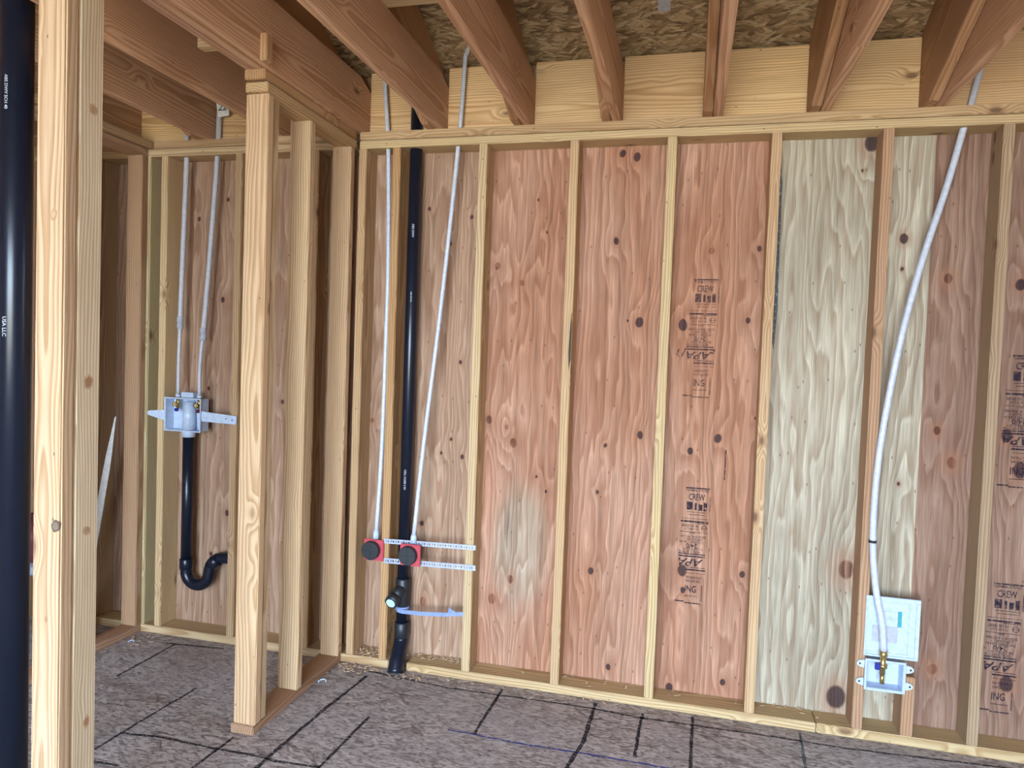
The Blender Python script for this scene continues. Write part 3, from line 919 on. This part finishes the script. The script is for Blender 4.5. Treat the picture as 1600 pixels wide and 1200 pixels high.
for vx, vz, hm in ((-1.120, 1.170, 'blue'), (-0.998, 1.168, 'maroon')):
    bm = bmesh.new()
    add_tube(bm, [(vx, 0.012, bz1 + 0.002), (vx, 0.012, vz - 0.024)], 0.009, 14)
    add_tube(bm, [(vx, 0.012, vz), (vx, -0.014, vz)], 0.008, 12)
    for k in range(6):
        a = k * math.pi / 3
        add_tube(bm, [(vx, -0.012, vz), (vx + 0.014 * math.cos(a), -0.012, vz + 0.014 * math.sin(a))], 0.0034, 6)
    v = put('shutoff_valve', bm_mesh(bm, 'shutoff_valve'), M['brass'], t)
    box_obj('valve_handle', (vx + 0.000, -0.016, vz - 0.036), (vx + 0.020, -0.006, vz - 0.020), M[hm], v, 0.002)
    tube_obj('valve_stub', [(vx, 0.012, bz1 + 0.001), (vx, 0.012, bz1 + 0.016)], 0.0125, M['white'], t, 14)

# supply tubes to the washer box
for name, lab, up, low, cz in (
        ('supply_tube', 'pale supply tube rising from the blue washer valve nearest the corner', [(-1.122, 0.040, 2.76), (-1.119, 0.04, 2.50), (-1.117, 0.040, 2.387), (-1.127, 0.036, 1.9), (-1.132, 0.032, 1.575)], [(-1.132, 0.032, 1.575), (-1.128, 0.022, 1.38), (-1.120, 0.012, 1.219)], 1.565),
        ('supply_tube', 'pale supply tube with paper tag rising from the washer valve nearer the partition', [(-0.925, 0.040, 2.76), (-0.936, 0.04, 2.60), (-0.942, 0.040, 2.391), (-0.968, 0.036, 1.95), (-0.998, 0.032, 1.52)], [(-0.998, 0.032, 1.52), (-1.006, 0.022, 1.36), (-0.998, 0.012, 1.219)], 1.512)):
    e = empty(name, (low[-1][0], 0.03, 1.22))
    tag(e, lab, 'tube', 'washer supply tubes')
    tube_obj('upper_tube', catmull(up, 6), 0.0125, M['pex_grey'], e, 14)
    tube_obj('lower_tube', catmull(low, 6), 0.0092, M['pex_grey'], e, 14)
    p = Vector(up[-1])
    tube_obj('coupling', [p + Vector((0, 0, 0.030)), p + Vector((0, 0, 0.028)), p + Vector((0, 0, 0.004)), p + Vector((0, 0, 0.002)), p + Vector((0, 0, -0.006)), p + Vector((0, 0, -0.008)), p + Vector((0, 0, -0.030)), p + Vector((0, 0, -0.032))],
             [0.013, 0.0155, 0.0155, 0.0135, 0.0135, 0.0155, 0.0155, 0.010], M['label_grey'], e, 16)

# paper tag
t = empty('paper_tag', (-0.895, 0.02, 2.585))
tag(t, 'small white paper tag with black numerals hanging on the supply tube', 'tag')
bm = bmesh.new()
add_prism(bm, [(-0.928, 2.574), (-0.868, 2.582), (-0.876, 2.650), (-0.940, 2.643)], 0.020, 0.0215, lambda p, q: (p[0], q, p[1]))
put('paper', bm_mesh(bm, 'paper'), plain('white_paper', (0.85, 0.86, 0.84), 0.8), t)
bm = bmesh.new()
add_text(bm, '22', 0.052, lambda a, b: (-0.902 + a + 0.2 * b, 0.0194, 2.622 + b))
put('numerals', bm_mesh(bm, 'numerals'), M['marker'], t)

# ------------------------------------------------------------------ middle supply tubes, red outlets, straps
e = tag(empty('supply_tube', (-0.034, 0.02, 0.6)), 'white supply tube dropping to the red bracket beside the corner stud', 'tube', 'white supply tubes beside the drain stack')
tube_obj('tube', catmull([(-0.062, 0.035, 2.80), (-0.059, 0.03, 2.663), (-0.035, 0.03, 2.385), (-0.019, 0.027, 1.9), (-0.017, 0.025, 1.612), (-0.020, 0.018, 1.018), (-0.031, 0.008, 0.625)], 6), 0.0098, M['pex'], e, 14)
tube_obj('fitting', [(-0.0305, 0.008, 0.64), (-0.031, 0.007, 0.625), (-0.031, 0.006, 0.598)], [0.011, 0.0145, 0.0145], M['white'], e, 14)
e = tag(empty('supply_tube', (0.151, 0.02, 0.6)), 'white supply tube slanting across the plywood to the red bracket over the drain stack', 'tube', 'white supply tubes beside the drain stack')
tube_obj('tube', catmull([(0.389, -0.06, 2.865), (0.364, -0.03, 2.832), (0.335, 0.01, 2.795), (0.321, 0.028, 2.755), (0.301, 0.03, 2.384), (0.246, 0.022, 1.676), (0.192, 0.004, 1.061), (0.160, -0.006, 0.625)], 6), 0.0098, M['pex'], e, 14)
tube_obj('fitting', [(0.1605, -0.006, 0.64), (0.160, -0.006, 0.625), (0.160, -0.006, 0.600)], [0.011, 0.0145, 0.0145], M['white'], e, 14)

for i, (cx, cz, dx, lab) in enumerate(((-0.034, 0.549, -0.006, 'red plastic stub-out bracket with black round cap next to the corner stud'), (0.153, 0.549, -0.004, 'red plastic stub-out bracket with black round cap in front of the drain stack'))):
    t = empty('stub_out_bracket', (cx, 0.0, cz - 0.05))
    tag(t, lab, 'bracket', 'red stub-out brackets')
    yo = -0.004 if i == 0 else -0.022
    bm = bmesh.new()
    add_box(bm, (cx - 0.047, yo - 0.010, cz - 0.050), (cx + 0.050, yo + 0.002, cz + 0.048), 0.003)
    add_box(bm, (cx - 0.040, yo + 0.0025, cz - 0.035), (cx + 0.040, yo + (0.03 if i == 0 else 0.008), cz + 0.035), 0.003)
    put('plate', bm_mesh(bm, 'plate'), M['red'], t)
    bm = bmesh.new()
    add_tube(bm, [(cx + dx, yo - 0.0105, cz), (cx + dx, yo - 0.032, cz), (cx + dx, yo - 0.036, cz)], [0.043, 0.043, 0.040], 32)
    cap = put('cap', bm_mesh(bm, 'cap'), M['abs_dull'], t)
    bm = bmesh.new()
    add_box(bm, (cx + dx - 0.036, yo - 0.0385, cz - 0.0015), (cx + dx + 0.036, yo - 0.0362, cz + 0.0015))
    add_box(bm, (cx + dx - 0.0015, yo - 0.0387, cz - 0.036), (cx + dx + 0.0015, yo - 0.0363, cz + 0.036))
    put('cap_ribs', bm_mesh(bm, 'cap_ribs'), M['abs_dull'], cap)


def perforated(name, x0, x1, z0a, z0b, h, y, parent=None):
    """flat strap with a row of square holes, from (x0, z0a) to (x1, z0b)"""
    bm = bmesh.new()
    n = int((x1 - x0) / 0.0125)
    q = 0.0016

    def bx(u0, u1, v0, v1):
        def zc(u): return z0a + (z0b - z0a) * u
        vs = []
        for yy in (y, y + q):
            for u, v in ((u0, v0), (u1, v0), (u1, v1), (u0, v1)):
                vs.append(bm.verts.new((x0 + (x1 - x0) * u, yy, zc(u) + h * v)))
        for f in ((0, 1, 2, 3), (7, 6, 5, 4), (0, 4, 5, 1), (1, 5, 6, 2), (2, 6, 7, 3), (3, 7, 4, 0)):
            bm.faces.new([vs[i] for i in f])
    bx(0, 1, 0, 0.30); bx(0, 1, 0.70, 1)
    for k in range(n):
        bx(k / n, (k + (0.5 if k % 2 else 0.72)) / n, 0.3001, 0.6999)
    bx((n - 0.2) / n, 1, 0.3001, 0.6999)
    bmesh.ops.recalc_face_normals(bm, faces=bm.faces)
    return put(name, bm_mesh(bm, name), M['galv'], parent)


tag(perforated('perforated_strap', 0.014, 0.456, 0.583, 0.594, 0.022, -0.006), 'upper galvanised perforated strap across the drain stack', 'strap', 'galvanised straps')
tag(perforated('perforated_strap', 0.016, 0.458, 0.491, 0.502, 0.024, -0.006), 'lower galvanised perforated strap across the drain stack', 'strap', 'galvanised straps')

# hanger strap round the stack
t = empty('hanger_strap', (0.094, 0.0, 0.28))
tag(t, 'pale blue plastic hanger strap looped round the black drain stack', 'strap')
M['strap_blue'] = plain('pale_blue_strap', (0.22, 0.29, 0.52), 0.4)
tube_obj('loop', [(CX, CY, 0.262), (CX, CY, 0.284)], 0.0320, M['strap_blue'], t, 28)
bm = bmesh.new()
pts = [(CX - 0.026, CY - 0.020, 0.276), (CX - 0.012, CY - 0.0335, 0.271), (CX + 0.012, CY - 0.036, 0.268), (0.20, 0.006, 0.272), (0.32, 0.006, 0.282), (0.352, 0.010, 0.287), (0.404, 0.022, 0.290)]
for a, b in zip(pts, pts[1:]):
    vs = []
    for p in (a, b):
        for dy in (0.0, 0.002):
            for dz in (-0.009, 0.009): vs.append(bm.verts.new((p[0], p[1] + dy, p[2] + dz)))
    for f in ((0, 1, 5, 4), (2, 6, 7, 3), (0, 4, 6, 2), (1, 3, 7, 5), (0, 2, 3, 1), (4, 5, 7, 6)): bm.faces.new([vs[i] for i in f])
bmesh.ops.recalc_face_normals(bm, faces=bm.faces)
put('tail', bm_mesh(bm, 'tail'), M['strap_blue'], t)
bm = bmesh.new()
add_prism(bm, [(0.334, 0.292), (0.372, 0.296), (0.370, 0.303), (0.347, 0.312), (0.338, 0.322)], 0.001, 0.004, lambda p, q: (p[0], q, p[1]))
put('folded_tab', bm_mesh(bm, 'folded_tab'), M['strap_blue'], t)

# ------------------------------------------------------------------ ice maker outlet at the far end
e = tag(empty('supply_tube', (2.129, 0.0, 0.36)), 'white supply tube curving down the pale plywood to the ice maker outlet box', 'tube')
tube_obj('tube', catmull([(2.38, 0.052, 2.70), (2.362, 0.05, 2.598), (2.34, 0.045, 2.489), (2.316, 0.04, 2.386), (2.269, 0.03, 2.174), (2.191, 0.01, 1.88), (2.134, -0.005, 1.608), (2.091, -0.014, 1.311), (2.069, -0.016, 1.061), (2.068, -0.016, 0.797), (2.086, -0.026, 0.612), (2.112, -0.030, 0.488), (2.127, -0.022, 0.372)], 6), 0.0125, M['pex'], e, 16)
tube_obj('cable_tie', [(2.067, -0.016, 0.800), (2.067, -0.016, 0.790)], 0.0145, M['abs_dull'], e, 16)

t = empty('ice_maker_box', (2.14, 0.0, 0.208))
tag(t, 'white plastic ice maker outlet box with brass valve and four mounting ears', 'outlet box')
bm = bmesh.new()
tray(bm, 2.072, 2.205, 0.214, 0.324, -0.012, 0.052, 0.003, 0.007)
put('box_body', bm_mesh(bm, 'box_body'), M['white'], t)
for ex, ez, s in ((2.064, 0.307, -1), (2.064, 0.236, -1), (2.213, 0.304, 1), (2.213, 0.238, 1)):
    bm = bmesh.new()
    pl = [(ex, ez + 0.016), (ex + s * 0.018, ez + 0.013), (ex + s * 0.027, ez + 0.005), (ex + s * 0.027, ez - 0.005), (ex + s * 0.018, ez - 0.012), (ex, ez - 0.016)]
    add_prism(bm, pl, -0.010, -0.006, lambda p, q: (p[0], q, p[1]), 0.001)
    ear = put('mounting_ear', bm_mesh(bm, 'mounting_ear'), M['white'], t)
    tube_obj('screw_hole', [(ex + s * 0.016, -0.0104, ez), (ex + s * 0.016, -0.0096, ez)], 0.004, M['abs_dull'], ear, 10)
bm = bmesh.new()
add_tube(bm, [(2.127, -0.020, 0.372), (2.127, -0.019, 0.352), (2.127, -0.018, 0.348)], [0.0155, 0.0155, 0.012], 14)
add_tube(bm, [(2.128, -0.016, 0.347), (2.129, -0.010, 0.275)], 0.0105, 12)
add_tube(bm, [(2.128, -0.014, 0.318), (2.128, -0.014, 0.302)], 0.0165, 6)
add_tube(bm, [(2.129, -0.010, 0.276), (2.130, -0.010, 0.238)], 0.0085, 12)
v = put('shutoff_valve', bm_mesh(bm, 'shutoff_valve'), M['brass'], t)
box_obj('valve_handle', (2.098, -0.030, 0.296), (2.116, -0.018, 0.322), M['blue'], v, 0.002)

t = empty('outlet_box_cover', (2.16, -0.015, 0.335))
tag(t, 'white plastic cover frame hanging above the ice maker outlet box', 'cover')
bm = bmesh.new()
add_box(bm, (2.060, 0.002, 0.338), (2.254, 0.006, 0.578), 0.0015, 1)
put('panel', bm_mesh(bm, 'panel'), M['white'], t)
bm = bmesh.new()
for a, b in (((2.060, -0.004, 0.562), (2.254, 0.0018, 0.578)), ((2.240, -0.004, 0.339), (2.254, 0.0018, 0.5615)), ((2.060, -0.004, 0.339), (2.066, 0.0018, 0.5615)), ((2.0662, -0.004, 0.339), (2.2398, 0.0018, 0.347)),
             ((2.214, -0.002, 0.352), (2.218, 0.0018, 0.556)), ((2.0665, -0.002, 0.356), (2.2135, 0.0018, 0.359))):
    add_box(bm, a, b, 0.0008, 1)
put('raised_frame', bm_mesh(bm, 'raised_frame'), M['white'], t)
box_obj('window_insert', (2.088, -0.0005, 0.398), (2.178, 0.0018, 0.462), M['label_grey'], t, 0.0005)
st = box_obj('sticker', (2.120, -0.0012, 0.466), (2.176, 0.0018, 0.522), M['white'], t)
bm = bmesh.new()
add_box(bm, (2.177, -0.0012, 0.464), (2.190, 0.0018, 0.525))
put('sticker_band', bm_mesh(bm, 'sticker_band'), M['teal'], t)
bm = bmesh.new()
for k in range(3):
    a = k * math.pi / 3
    add_tube(bm, [(2.146 - 0.012 * math.cos(a), -0.0015, 0.497 - 0.012 * math.sin(a)), (2.146 + 0.012 * math.cos(a), -0.0015, 0.497 + 0.012 * math.sin(a))], 0.0009, 4)
put('snowflake_print', bm_mesh(bm, 'snowflake_print'), M['label_grey'], st)

# ------------------------------------------------------------------ loose things
bm = bmesh.new()
A0 = Vector((-1.400, -0.085, 1.098)); A1 = Vector((-1.512, -0.190, 0.002))
dv = (A0 - A1)
for q, (w, th) in enumerate(((0.030, 0.008),)):
    n_ = 12
    side = Vector((0.92, 0.39, 0.09)).normalized(); nn = dv.normalized().cross(side)
    rows = []
    for i in range(n_ + 1):
        f_ = i / n_
        c = A1 + dv * f_ + Vector((0.002, -0.001, 0)) * math.sin(f_ * math.pi)
        ww = w * (1.0 if f_ < 0.80 else max(0.18, 1 - (f_ - 0.80) / 0.2 * 0.85)) * (1.25 - 0.3 * f_)
        rows.append([bm.verts.new(c + side * (ww / 2 * a) + nn * (th / 2 * b)) for a, b in ((-1, -1), (1, -1), (1, 1), (-1, 1))])
    for a, b in zip(rows, rows[1:]):
        for k in range(4): bm.faces.new((a[k], a[(k + 1) % 4], b[(k + 1) % 4], b[k]))
    bm.faces.new(rows[0][::-1]); bm.faces.new(rows[-1])
bmesh.ops.recalc_face_normals(bm, faces=bm.faces)
o = put('offcut_strip', bm_mesh(bm, 'offcut_strip'), plain('white_primed_wood', (0.72, 0.73, 0.70), 0.6))
tag(o, 'long white offcut strip leaning in the dim bay behind the foreground studs', 'strip')

# bundle wedged in the bay behind the thick pipe
t = empty('plastic_bundle', (-1.95, -0.10, 0.24))
tag(t, 'maroon plastic bundle with white band wedged between studs behind the thick pipe', 'bundle')


def lump(name, c, rx, ry, rz, mat, parent, seed, amp=0.12):
    rr = random.Random(seed)
    bm = bmesh.new()
    bmesh.ops.create_icosphere(bm, subdivisions=3, radius=1.0)
    ph = [rr.uniform(0, 6) for _ in range(6)]
    for v in bm.verts:
        k = 1 + amp * math.sin(5 * v.co.x + ph[0]) * math.sin(6 * v.co.z + ph[1]) + amp * 0.6 * math.sin(9 * v.co.y + ph[2] + 4 * v.co.z)
        v.co = Vector((v.co.x * rx * k + c[0], v.co.y * ry * k + c[1], v.co.z * rz * k + c[2]))
    me = bm_mesh(bm, name, True)
    return put(name, me, mat, parent)


lump('sack', (-1.925, -0.085, 0.435), 0.10, 0.06, 0.125, M['sack'], t, 3)
lump('white_band', (-1.925, -0.090, 0.285), 0.105, 0.065, 0.040, M['white'], t, 5, 0.08)
bm = bmesh.new()
add_tube(bm, catmull([(-1.98, -0.155, 0.50), (-1.94, -0.162, 0.42), (-1.905, -0.160, 0.30)], 5), 0.006, 8)
put('tie_cord', bm_mesh(bm, 'tie_cord'), M['label_grey'], t)
lumber('cripple_stud', (-1.975, -0.115, Z0), (-1.885, -0.05, 0.252), 'z', wall_back, T_ROSE)

# white curls of scrap on the floor and wood chips in the corner
for nm, x, y, lab, s in (('plastic_scrap', -0.163, -0.225, 'white curled scrap on the floor beside the partition plate', 1.0), ('plastic_scrap', -1.245, -0.134, 'tiny pale scrap on the floor under the washer outlet', 0.8)):
    bm = bmesh.new()
    pts = [(x + 0.018 * s * math.cos(a), y + 0.011 * s * math.sin(a), 0.004 + 0.004 * s * (1 + math.sin(a * 1.5))) for a in [k * 0.5 for k in range(9)]]
    add_tube(bm, pts, [0.003 * s] * len(pts), 6)
    tag(put(nm, bm_mesh(bm, nm), M['white']), lab, 'scrap', 'white scraps on the floor')


def chips(name, label, spots):
    bm = bmesh.new()
    rr = random.Random(11)
    for (x, y, z, sx, sy, n_) in spots:
        for _ in range(n_):
            c = Vector((x + rr.gauss(0, sx), y + rr.gauss(0, sy), z + rr.uniform(0.0015, 0.006)))
            a = rr.uniform(0, math.pi); l = rr.uniform(0.004, 0.012); w = rr.uniform(0.002, 0.005)
            if c.y > D - 0.008: c.y = D - 0.008
            if c.y < 0 and z > 0.02: c.y = rr.uniform(0.003, 0.06)
            u = Vector((math.cos(a), math.sin(a), rr.uniform(-0.3, 0.3))) * l
            v = Vector((-math.sin(a), math.cos(a), rr.uniform(-0.3, 0.3))) * w
            t_ = Vector((0, 0, 0.0012))
            q = [c + u + v, c - u + v * 0.4, c - u - v, c + u * 0.8 - v]
            lo = [bm.verts.new(p) for p in q]; hi = [bm.verts.new(p + t_) for p in q]
            bm.faces.new(lo[::-1]); bm.faces.new(hi)
            for i in range(4): bm.faces.new((lo[i], lo[(i + 1) % 4], hi[(i + 1) % 4], hi[i]))
    tag(put(name, bm_mesh(bm, name), M['chip']), label, 'wood chips', kind='stuff')


chips('wood_chips', 'pale wood chips and sawdust scattered along the bottom plate', [
    (-0.06, 0.06, Z0, 0.035, 0.03, 70), (0.26, 0.085, Z0, 0.06, 0.015, 40), (0.35, 0.085, Z0, 0.05, 0.015, 30), (-0.06, -0.045, 0.0, 0.06, 0.03, 60),
    (0.18, -0.06, 0.0, 0.03, 0.02, 20), (-0.12, -0.06, 0.0, 0.03, 0.05, 30), (1.05, 0.08, Z0, 0.2, 0.02, 14), (1.5, 0.06, Z0, 0.2, 0.03, 10), (1.8, 0.06, Z0, 0.05, 0.03, 8), (0.7, -0.03, 0.0, 0.3, 0.02, 25), (-1.2, -0.12, 0.0, 0.05, 0.04, 16)])
